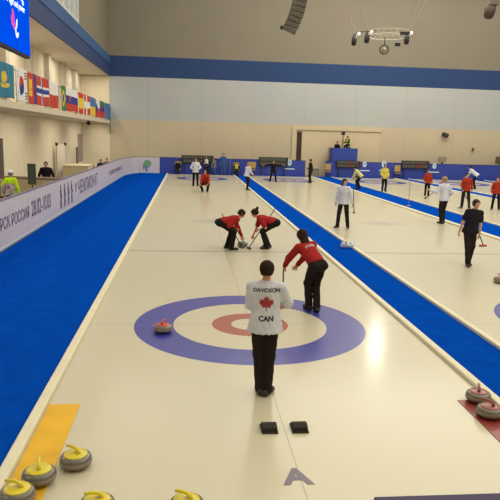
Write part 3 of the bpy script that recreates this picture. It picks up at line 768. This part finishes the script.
broom('black broom held out sideways by the blonde person in white', (8.32, 12.8, 1.30), (7.82, 12.95, .86), (30, 28, 28), (40, 36, 34)).location.z -= 0
q = person('person in orange-red with feet apart facing the camera beside the third sheet', 11.8, 18.2, 165, s=.95, top='orange_red', legs='charcoal', hair='dark_brown', hands=((-.24, .16, .92), (.22, .22, .92)), feet=((-.2, 0, 0), (.16, .1, 0)), vox=.02)
broom('broom standing in front of the wide-legged person in orange-red', q['W']((.22, .26, 1.1)), q['W']((.28, .42, 0)), (70, 60, 56))
person('person in white bending to the left over the ice far off on the right', 17.7, 30.0, 60, s=1.02, hip=(0, -.14, .90), lean=48, look=(0, -20), top='white', legs='black', hair='brown', hands=((-.15, .5, .72), (.15, .45, .7)), feet=((-.12, .1, 0), (.12, -.1, 0)), vox=.022)
person('person in orange-red cut by the right edge of the picture', 12.98, 17.6, 150, s=.88, top='orange_red', legs='black', hair='dark_brown', hands=((-.24, .1, .88), (.24, .1, .88)), feet=((-.17, 0, 0), (.17, 0, 0)), vox=.02)
# 22 dark polo, near right
q = person('person in a black short-sleeved shirt walking towards the camera on the second sheet', 5.86, 4.9, 172, s=.97, hip=(0, 0, .92), lean=10, side=-5, look=(14, -8), top='navy', sleeve=.62, legs='charcoal', hair='brown', hands=((-.21, .09, .78), (.30, .05, .80)),
           epole=((-1, -.5, 0), (1, -.6, .1)), feet=((-.02, -.02, 0), (.05, .20, 0)), toes=(8, -8), vox=.014, wr=.003)
h = q['hd'][0]
b22 = broom('broom with a red brush head carried low by the person in black', (5.86, 5.32, 1.68), (6.10, 4.66, .50), (186, 60, 58), (36, 30, 30))
# back-line people and seats
person('person in yellow vest seated against the blue back boards', 2.75, 39.2, 180, s=.86, hip=(0, 0, .5), lean=2, top='black', vest='yellow', hair='brown', hands=((-.2, .3, .55), (.2, .3, .55)), feet=((-.12, .4, 0), (.12, .4, 0)), vox=.024)
person('person in light blue top and jeans standing by the boards left of the yellow vest', 1.72, 39.25, 180, s=.99, top='blue', legs='blue', hair='dark_brown', vox=.024)
person('person in pale grey bent over by the boards near the one in light blue', 1.05, 39.3, 150, s=.8, hip=(0, 0, .88), lean=18, top='grey', legs='blue', hair='brown', hands=((-.15, .3, .8), (.15, .3, .8)), vox=.024)
person('person in black standing under the left scoreboard with a white bib', .42, 39.2, 175, s=.84, top='black', vest='white', hair='dark_brown', hands=((-.2, .25, 1.05), (.2, .25, 1.05)), vox=.024)
person('person in dark clothes seated low at the far left end of the back boards', -1.75, 39.25, 170, s=.88, hip=(0, 0, .46), top='navy', legs='navy', hair='dark_brown', hands=((-.2, .3, .5), (.2, .3, .5)), feet=((-.12, .38, 0), (.12, .38, 0)), vox=.024)
def stool(lab, x, y, hgt, rz=0):
    e = empty('folding_chair', (x, y, 0), R(rz), lab, 'chair')
    W_ = mat('chair_dark', (60, 50, 44), .6)
    for sx in (-1, 1):
        for sy in (-1, 1): obj('leg', tube(BM(), [(.19*sx, .18*sy, .002), (.17*sx, .15*sy, hgt-.01)], .014, 6), W_, e)
    obj('seat', box(BM(), (-.21, -.2, hgt-.01), (.21, .2, hgt+.03), .012), mat('chair_tan', COL['tan'], .7), e)
    if hgt < .5:
        obj('backrest', box(BM(), (-.24, .17, hgt+.12), (.24, .2, hgt+.62), .02), mat('chair_tan', COL['tan'], .7), e)
        for sx in (-1, 1): obj('back_post', tube(BM(), [(.19*sx, .185, hgt), (.19*sx, .185, hgt+.6)], .012, 6), W_, e)
stool('plain stool under the seated person in yellow vest', 2.75, 39.25, .36)
stool('plain stool under the seated dark person at the far left', -1.75, 39.3, .33)
stool('tan-backed chair at the foot of the blue boards by the first blue strip', 4.05, 39.3, .44)
stool('tan-backed chair at the foot of the blue camera tower', 10.05, 39.3, .44)
stool('tan-backed chair by the boards right of the yellow jacket', 15.72, 39.3, .44)
# tower crew
person('person in hi-vis vest sitting up on the blue camera tower', 11.85, 40.55, 130, z0=1.98, s=.9, hip=(0, 0, .66), lean=12, top='black', vest='hivis', hair='dark_brown', hands=((-.1, .4, .9), (.1, .38, .92)), feet=((-.12, .3, 0), (.12, .3, 0)), vox=.024)
person('person in black crouching at the left corner of the camera tower', 10.85, 40.45, 200, z0=1.98, s=.9, hip=(0, 0, .2), lean=20, top='black', legs='black', hair='dark_brown', hands=((-.15, .3, .2), (.15, .3, .2)), feet=((-.12, .25, 0), (.12, .2, 0)), kpole=((-.3, 1, 1), (.3, 1, 1)), vox=.024)
e = empty('tripod_camera', (11.35, 40.3, 1.985), 0, 'black video camera on a tripod on top of the blue tower', 'camera')
BK = mat('black_plastic', (28, 26, 24), .5)
for a in (90, 210, 330): obj('leg', tube(BM(), [(.2*math.cos(R(a)), .2*math.sin(R(a)), .01), (0, 0, 1.1)], .018, 6), BK, e)
obj('centre_column', tube(BM(), [(0, 0, 1.0), (0, 0, 1.35)], .03, 8), BK, e)
obj('camera_body', box(BM(), (-.1, -.2, 1.35), (.1, .28, 1.62), .02), BK, e)
obj('lens', tube(BM(), [(0, -.2, 1.48), (0, -.4, 1.48)], .06, 12), BK, e)
o = obj('stool_box', box(BM(), (-.16, -.16, 0), (.16, .16, .42), .02), mat('box_grey', (80, 80, 76), .7)); o.location = (11.9, 40.6, 1.985); tag(o, 'grey box seat under the hi-vis person on the tower', 'box')
# equipment case in the doorway gap
e = empty('equipment_case', (8.6, 39.6, 0), 0, 'low grey equipment case in the gap between the blue back boards', 'case')
obj('case_body', box(BM(), (0, 0, .002), (.8, .5, .55), .02), mat('case_grey', (128, 120, 110), .7), e); obj('case_lid', box(BM(), (-.01, -.01, .552), (.81, .51, .63), .02), mat('case_lid', (96, 90, 84), .7), e)
# thin pole on the second strip
e = empty('marker_pole', (9.25, 18.6, 0), 0, 'thin pale pole standing on the second blue strip', 'pole')
obj('pole_base', lathe(BM(), [(0, .004), (.12, .004), (.12, .02), (.02, .03), (0, .03)], 20), mat('pole_grey', (150, 140, 120), .5), e)
obj('pole_rod', tube(BM(), [(0, 0, .03), (0, 0, 1.22)], .014, 8), mat('pole_grey', (150, 140, 120), .5), e)
# crumpled cloth on the first strip
F = Field(); g = F.group(.02)
for k in range(9):
    a = random.random()*6.3; rr = random.random()*.13
    Field.cap(g, (rr*math.cos(a), rr*math.sin(a), .05), (rr*math.cos(a+.6)*1.3, rr*math.sin(a+.6), .06+.09*random.random()), .05, .03)
g['clips'] = [((0, 0, .004), (0, 0, -1))]
vs, fs = F.mesh(.014, .01)
o = pydata('cloth_bundle', vs, fs, mat('cloth_bundle', (200, 206, 214), .8, .12, 14), None, True); o.location = (3.36, 7.15, .004); o.scale = (1.5, 1.4, 1.3)
tag(o, 'crumpled white cloth lying on the first blue strip', 'cloth')

# ------------------------------------------------------------------ left corridor behind the boards
q = person('person in bright yellow-green top with red cross badge behind the left boards', -7.05, 12.5, -10, s=.95, lean=6, top='hivis', legs='grey', hair='grey', cap='white', hands=((-.3, .1, .9), (.32, .05, .85)), vox=.018)
bm = BM(); box(bm, (-.17, -.02, 0), (.17, .02, .001)); 
gm = bpy.data.meshes.new('gp'); bm2 = BM(); bmesh.ops.create_grid(bm2, x_segments=8, y_segments=8, size=.2); bm2.to_mesh(gm); bm2.free(); bm.free()
on_back(q, gm, .09, 'back_panel', mat('vest_grey', (168, 160, 160), .8))
cm = bpy.data.meshes.new('cr'); bm2 = BM()
for a, b_ in (((-.05, -.015), (.05, .015)), ((-.015, -.05), (.015, .05))):
    vv = [bm2.verts.new((x_, y_, 0)) for x_, y_ in ((a[0], a[1]), (b_[0], a[1]), (b_[0], b_[1]), (a[0], b_[1]))]; bm2.faces.new(vv)
bm2.to_mesh(cm); bm2.free()
M_, o_ = back_frame(q, .17); M_.translation = o_
project_mesh(cm, M_, q['jk'], q['fw'], 'cross_badge', mat('badge_red', (170, 40, 40), .7), q['root'], .014)
person('person in a dark jacket with grey front standing behind the desk on the left', -7.15, 18.5, 185, s=.98, build=1.2, lean=2, top='black', vest='grey', legs='black', hair='dark_brown', hands=((-.3, .12, .9), (.3, .12, .9)), vox=.02)
e = empty('desk', (-8.8, 17.35, 0), R(-8), 'cream desk with a brown top behind the left boards', 'desk')
obj('desk_top', box(BM(), (0, 0, 1.0), (2.5, .75, 1.05), .01), mat('desk_brown', (110, 92, 74), .6), e)
obj('front_panel', box(BM(), (.02, .03, .25), (2.48, .06, .998)), mat('desk_cream', (196, 182, 146), .8), e)
for i, (a, b_) in enumerate(((.02, .08), (2.42, .08), (.02, .68), (2.42, .68))): obj('leg', box(BM(), (a, b_, .003), (a+.05, b_+.05, .998)), mat('desk_brown', (110, 92, 74), .6), e)
e = empty('monitor', (-7.3, 16.6, 0), R(-8), 'dark green-grey flat monitor on a stand in front of the cream desk', 'monitor')
obj('monitor_panel', box(BM(), (-.17, -.03, .82), (.17, .02, 1.66), .01), mat('monitor_dark', (58, 70, 60), .5), e)
obj('monitor_foot', box(BM(), (-.2, -.15, .002), (.2, .15, .03), .005), BK, e); obj('monitor_pole', tube(BM(), [(0, 0, .03), (0, 0, .84)], .02), BK, e)
e = empty('desk', (-8.4, 28.5, 0), R(0), 'long pale desk farther along behind the left boards', 'desk')
obj('desk_top', box(BM(), (0, 0, .98), (1.5, 2.6, 1.02), .01), mat('desk_pale', (206, 192, 158), .8), e)
obj('front_panel', box(BM(), (.03, .03, .12), (1.47, .06, .978)), mat('desk_cream', (196, 182, 146), .8), e)
for i, (a, b_) in enumerate(((.02, .1), (1.42, .1), (.02, 2.5), (1.42, 2.5))): obj('leg', box(BM(), (a, b_, .003), (a+.05, b_+.05, .978)), mat('desk_brown', (110, 92, 74), .6), e)
person('dark-haired person seated low behind the far left boards, left of two', -6.4, 30.3, 190, s=.9, hip=(0, 0, .74), top='black', hair='dark_brown', hands=((-.2, .3, .8), (.2, .3, .8)), feet=((-.12, .3, 0), (.12, .3, 0)), vox=.024)
person('dark-haired person seated behind the far left boards, nearer the corner', -6.4, 33.2, 190, s=.88, hip=(0, 0, .74), top='grey', hair='brown', hands=((-.2, .3, .8), (.2, .3, .8)), feet=((-.12, .3, 0), (.12, .3, 0)), vox=.024)
for k, yy in enumerate((30.3, 33.2)):
    e = empty('bar_stool', (-6.4, yy+.02, 0), 0, ('round bar stool under the left seated person behind the far boards', 'round bar stool under the seated person nearer the corner')[k], 'stool')
    obj('seat', lathe(BM(), [(0, .50), (.17, .50), (.18, .53), (0, .55)], 20), BK, e); obj('column', tube(BM(), [(0, 0, .02), (0, 0, .50)], .025, 8), RAIL, e); obj('foot', lathe(BM(), [(0, .002), (.2, .002), (.19, .02), (0, .03)], 20), RAIL, e)
# coat rack style banner stand
e = empty('banner_stand', (-9.05, 30.3, 0), R(65), 'white roll banner with black end caps standing against the left wall', 'banner')
obj('banner_sheet', box(BM(), (0, -.005, .06), (.8, .005, 2.2)), mat('banner_white', (214, 204, 188), .8), e)
obj('base', box(BM(), (-.04, -.1, .002), (.84, .1, .06), .01), BK, e)
for xx in (-.06, .8): obj('end_cap', box(BM(), (xx, -.06, 2.12), (xx+.12, .06, 2.3), .02), BK, e)
obj('pole', tube(BM(), [(.02, .03, .06), (.02, .03, 2.2)], .018, 8), BK, e)
o = obj('wall_sign', box(box(BM(), (0, 0, 0), (.03, 2.0, 2.1), .01), (.031, .25, .3), (.036, 1.75, 1.4)), mat('sign_grey', (150, 140, 140), .7, .1, 2)); o.location = (-9.298, 39.3, .75); tag(o, 'tall grey notice panel on the far left wall below the gallery', 'sign')
o = obj('wall_post', tube(BM(), [(0, 0, 0), (0, 0, 1.9)], .08, 12), mat('post_grey', (120, 110, 96), .7)); o.location = (-9.05, 37.4, .003); tag(o, 'dull grey post by the far left wall next to the notice panel', 'post')
o = obj('ball_camera', ball(BM(), (0, 0, 0), .14), BK, smooth=True); o.location = (-7.6, 33.6, 3.58); tag(o, 'small black dome camera under the gallery slab', 'security camera')

# ------------------------------------------------------------------ things on the back wall
def wall_box(lab, x, z, w, h, d, name='wall_speaker', cat='speaker'):
    e = empty(name, (x, 41.49, z), 0, lab, cat)
    obj('bracket', box(BM(), (-.04, -.12, -.04), (.04, -.002, .04)), RAIL, e)
    bm = box(BM(), (-w/2, -.12-d, -h/2), (w/2, -.12, h/2), .03); bmesh.ops.rotate(bm, verts=bm.verts, cent=(0, -.12, 0), matrix=Matrix.Rotation(R(18), 3, 'Y')); obj('cabinet', bm, BK, e)
    obj('grille', box(BM(), (-w*.35, -.135-d, -h*.3), (w*.35, -.122-d, h*.3), .005), mat('grille', (60, 56, 50), .6), e)
wall_box('small black loudspeaker tilted on the back wall right of centre', 20.2, 3.58, .5, .32, .3)
wall_box('tiny dark sensor box on the back wall, lower right', 22.74, 2.45, .14, .3, .1, 'wall_sensor', 'sensor')
e = empty('equipment_monitor', (19.85, 40.6, 0), 0, 'grey monitor on a stand just above the right back boards', 'monitor')
obj('stand', box(BM(), (-.06, -.06, .003), (.06, .06, 1.35)), BK, e); obj('monitor_panel', box(BM(), (-.35, -.04, 1.35), (.35, .04, 1.82), .01), mat('box_grey2', (150, 140, 120), .6), e)
e = empty('equipment_monitor', (24.9, 40.6, 0), 0, 'dark brown monitor on a stand at the right edge above the boards', 'monitor')
obj('stand', box(BM(), (-.06, -.06, .003), (.06, .06, 1.35)), BK, e); obj('monitor_panel', box(BM(), (-.45, -.04, 1.35), (.45, .04, 1.95), .01), mat('box_brown', (96, 78, 60), .6), e)

# ------------------------------------------------------------------ hanging equipment (Y = 30)
CAB = mat('steel_cable', (150, 146, 130), .4, metal=.3)
e = empty('line_array', (5.5, 30, 11.9), 0, 'curved dark column of loudspeakers hanging above the far ice', 'loudspeaker')
for k in range(9):
    a = R(4+3.2*k); zz = -.30*k
    bm = box(BM(), (-.42, -.28, -.14), (.42, .28, .14), .02)
    bmesh.ops.rotate(bm, verts=bm.verts, cent=(0, 0, 0), matrix=Matrix.Rotation(a*.75, 3, 'Y') @ Matrix.Rotation(a*.3, 3, 'X')); bmesh.ops.translate(bm, verts=bm.verts, vec=(.22-.011*k*k*.9, 0, zz))
    obj('speaker_cabinet', bm, mat('array_grey', (86, 78, 68), .6, .08, 6), e)
obj('hanging_cable', tube(BM(), [(.22, 0, .13), (.22, 0, 5.09)], .02, 6), CAB, e)
obj('microphone', ball(tube(BM(), [(-.85, 0, -2.3), (-.45, 0, -2.3)], .03, 6), (-.87, 0, -2.3), .13), BK, e)
e = empty('lighting_ring', (11.35, 30, 9.35), 0, 'hanging ring truss with black spotlights over the far ice', 'light rig')
n = 40; bm = BM(); bm_b = BM()
rp = [(1.3*math.cos(2*math.pi*k/n), 1.3*math.sin(2*math.pi*k/n), 0) for k in range(n+1)]
tube(bm, rp, .035, 6); tube(bm, [(x_, y_, .28) for x_, y_, z_ in rp], .02, 6)
for k in range(0, n, 2): tube(bm, [rp[k], (rp[k+1][0], rp[k+1][1], .28)], .012, 5)
obj('ring_truss', bm, mat('truss_pale', (196, 190, 172), .4, metal=.3), e)
for (dx, dz) in ((-2.15, -.15), (-1.35, .02), (1.18, .05)):
    h = obj('spotlight', tube(BM(), [(dx-.12, -.3, dz-.42), (dx-.04, -.05, dz-.1), (dx+.02, .1, dz+.18)], [.15, .16, .11], 12), BK, e, True)
    obj('spotlight_lens', ball(BM(), (dx+.22, -.1, dz+.22), .1), mat('lens_glow', (240, 236, 214), .3, emit=.6), h, True)
    obj('spotlight_yoke', tube(BM(), [(dx, 0, dz+.1), (dx+.1, 0, dz+.3), (dx*.6, 0, .3)], .02, 6), BK, h)
bm = BM(); tube(bm, [(-.24+.27*math.cos(2*math.pi*k/24), 0, -.78+.27*math.sin(2*math.pi*k/24)) for k in range(25)], .05, 8); tube(bm, [(-.24, 0, -.51), (-.24, 0, .0)], .03, 6)
obj('hanging_hoop', bm, mat('hoop_dark', (84, 78, 66), .5), e, True)
obj('hoop_lamp', ball(BM(), (-.24, 0, -.82), .15), mat('hoop_lamp', (150, 140, 116), .4), e, True)
obj('junction_box', box(BM(), (.3, -1.45, -.05), (.85, -1.15, .1), .02), BK, e)
obj('junction_box', box(BM(), (.45, -.1, -.55), (.75, .1, -.35), .02), BK, e)
for (a, b_) in (((-2.1, 0, .1), (-5.6, -1, 7.6)), ((-1.3, 0, .28), (-3.4, 1, 7.6)), ((1.3, 0, .28), (3.2, 0, 7.6)), ((.4, 1.2, .28), (1.4, 1, 7.6)), ((-.3, -1.25, .28), (-.9, -1, 7.6)), ((1.2, -.4, .28), (4.6, 0, 7.6))):
    obj('hanging_cable', tube(BM(), [a, b_], .018, 5), CAB, e)
e = empty('projector', (17.75, 30, 11.2), 0, 'dark cylindrical projector hanging in the upper right corner', 'projector')
obj('housing', tube(BM(), [(.18, .3, .35), (.05, .1, .05), (-.12, -.15, -.35)], [.3, .36, .3], 14), mat('projector_brown', (70, 54, 42), .6, .1), e, True)
obj('yoke', box(BM(), (-.1, -.2, .3), (.5, .3, .65), .05), mat('projector_grey', (110, 96, 84), .6), e)
obj('hanging_pole', tube(BM(), [(.1, 0, .6), (.1, 0, 5.79)], .03, 6), CAB, e)
# ceiling wires running down the right upper wall are part of the cables above

# ------------------------------------------------------------------ lamps
def area(name, loc, sx, sy, power, col, rot=(0, 0, 0)):
    l = bpy.data.lights.new(name, 'AREA'); l.shape = 'RECTANGLE'; l.size = sx; l.size_y = sy; l.energy = power; l.color = col
    o = bpy.data.objects.new(name, l); C.collection.objects.link(o); o.location = loc; o.rotation_euler = rot; return o
WARM = (1.0, .94, .80)
for ix, xx in enumerate((-2.5, 7, 16.5, 26)):
    for yy in (-6, 7, 20, 33):
        area('overhead_fill_light', (xx, yy, 16.6), 9.4, 12.9, (320, 570, 640, 580)[ix]*(1.35 if yy > 30 else 1.0), WARM)  # added unseen area lights for the roof lamps, made broad to keep reflections soft
for yy in (-6, 3, 12, 21, 30, 38):
    area('gallery_underside_fill', (-7.9, yy, 3.69), .5, 5, 42, WARM)  # added fill, no fixture seen; brightens the left wall below the gallery
    area('soffit_fill', (-8.2, yy, 7.3), .5, 4, 60, WARM)  # added fill under the soffit, lifts the recessed gallery wall
# the bright round hall lamp whose reflection lies on the ice
l = bpy.data.lights.new('high_bay_lamp', 'POINT'); l.shadow_soft_size = .32; l.energy = 420; l.color = (1, .95, .82)
o = bpy.data.objects.new('high_bay_lamp', l); C.collection.objects.link(o); o.location = (13.0, 33.7, 12.0)

w = bpy.data.worlds.new('world'); C.world = w; w.use_nodes = True
w.node_tree.nodes['Background'].inputs[0].default_value = (.9, .85, .75, 1); w.node_tree.nodes['Background'].inputs[1].default_value = .3

# ------------------------------------------------------------------ camera
cam = bpy.data.cameras.new('camera'); co = bpy.data.objects.new('camera', cam); C.collection.objects.link(co); C.camera = co
f, cx, cy, cz, ya, pi_, ro = 624.47, -1.0162, -9.5866, 2.9469, .10225, .17840, .02781
fwd = V((math.sin(ya)*math.cos(pi_), math.cos(ya)*math.cos(pi_), -math.sin(pi_))); right = V((math.cos(ya), -math.sin(ya), 0)); upv = right.cross(fwd)
r2 = right*math.cos(ro)+upv*math.sin(ro); u2 = -right*math.sin(ro)+upv*math.cos(ro)
M = Matrix((r2, u2, -fwd)).transposed().to_4x4(); M.translation = (cx, cy, cz); co.matrix_world = M
cam.sensor_width = 36; cam.sensor_fit = 'HORIZONTAL'; cam.lens = f/500*36; cam.clip_end = 200
vs_ = C.view_settings; vs_.view_transform = 'Standard'; vs_.look = 'None'; vs_.exposure = 0.3; vs_.gamma = 1; vs_.use_curve_mapping = False
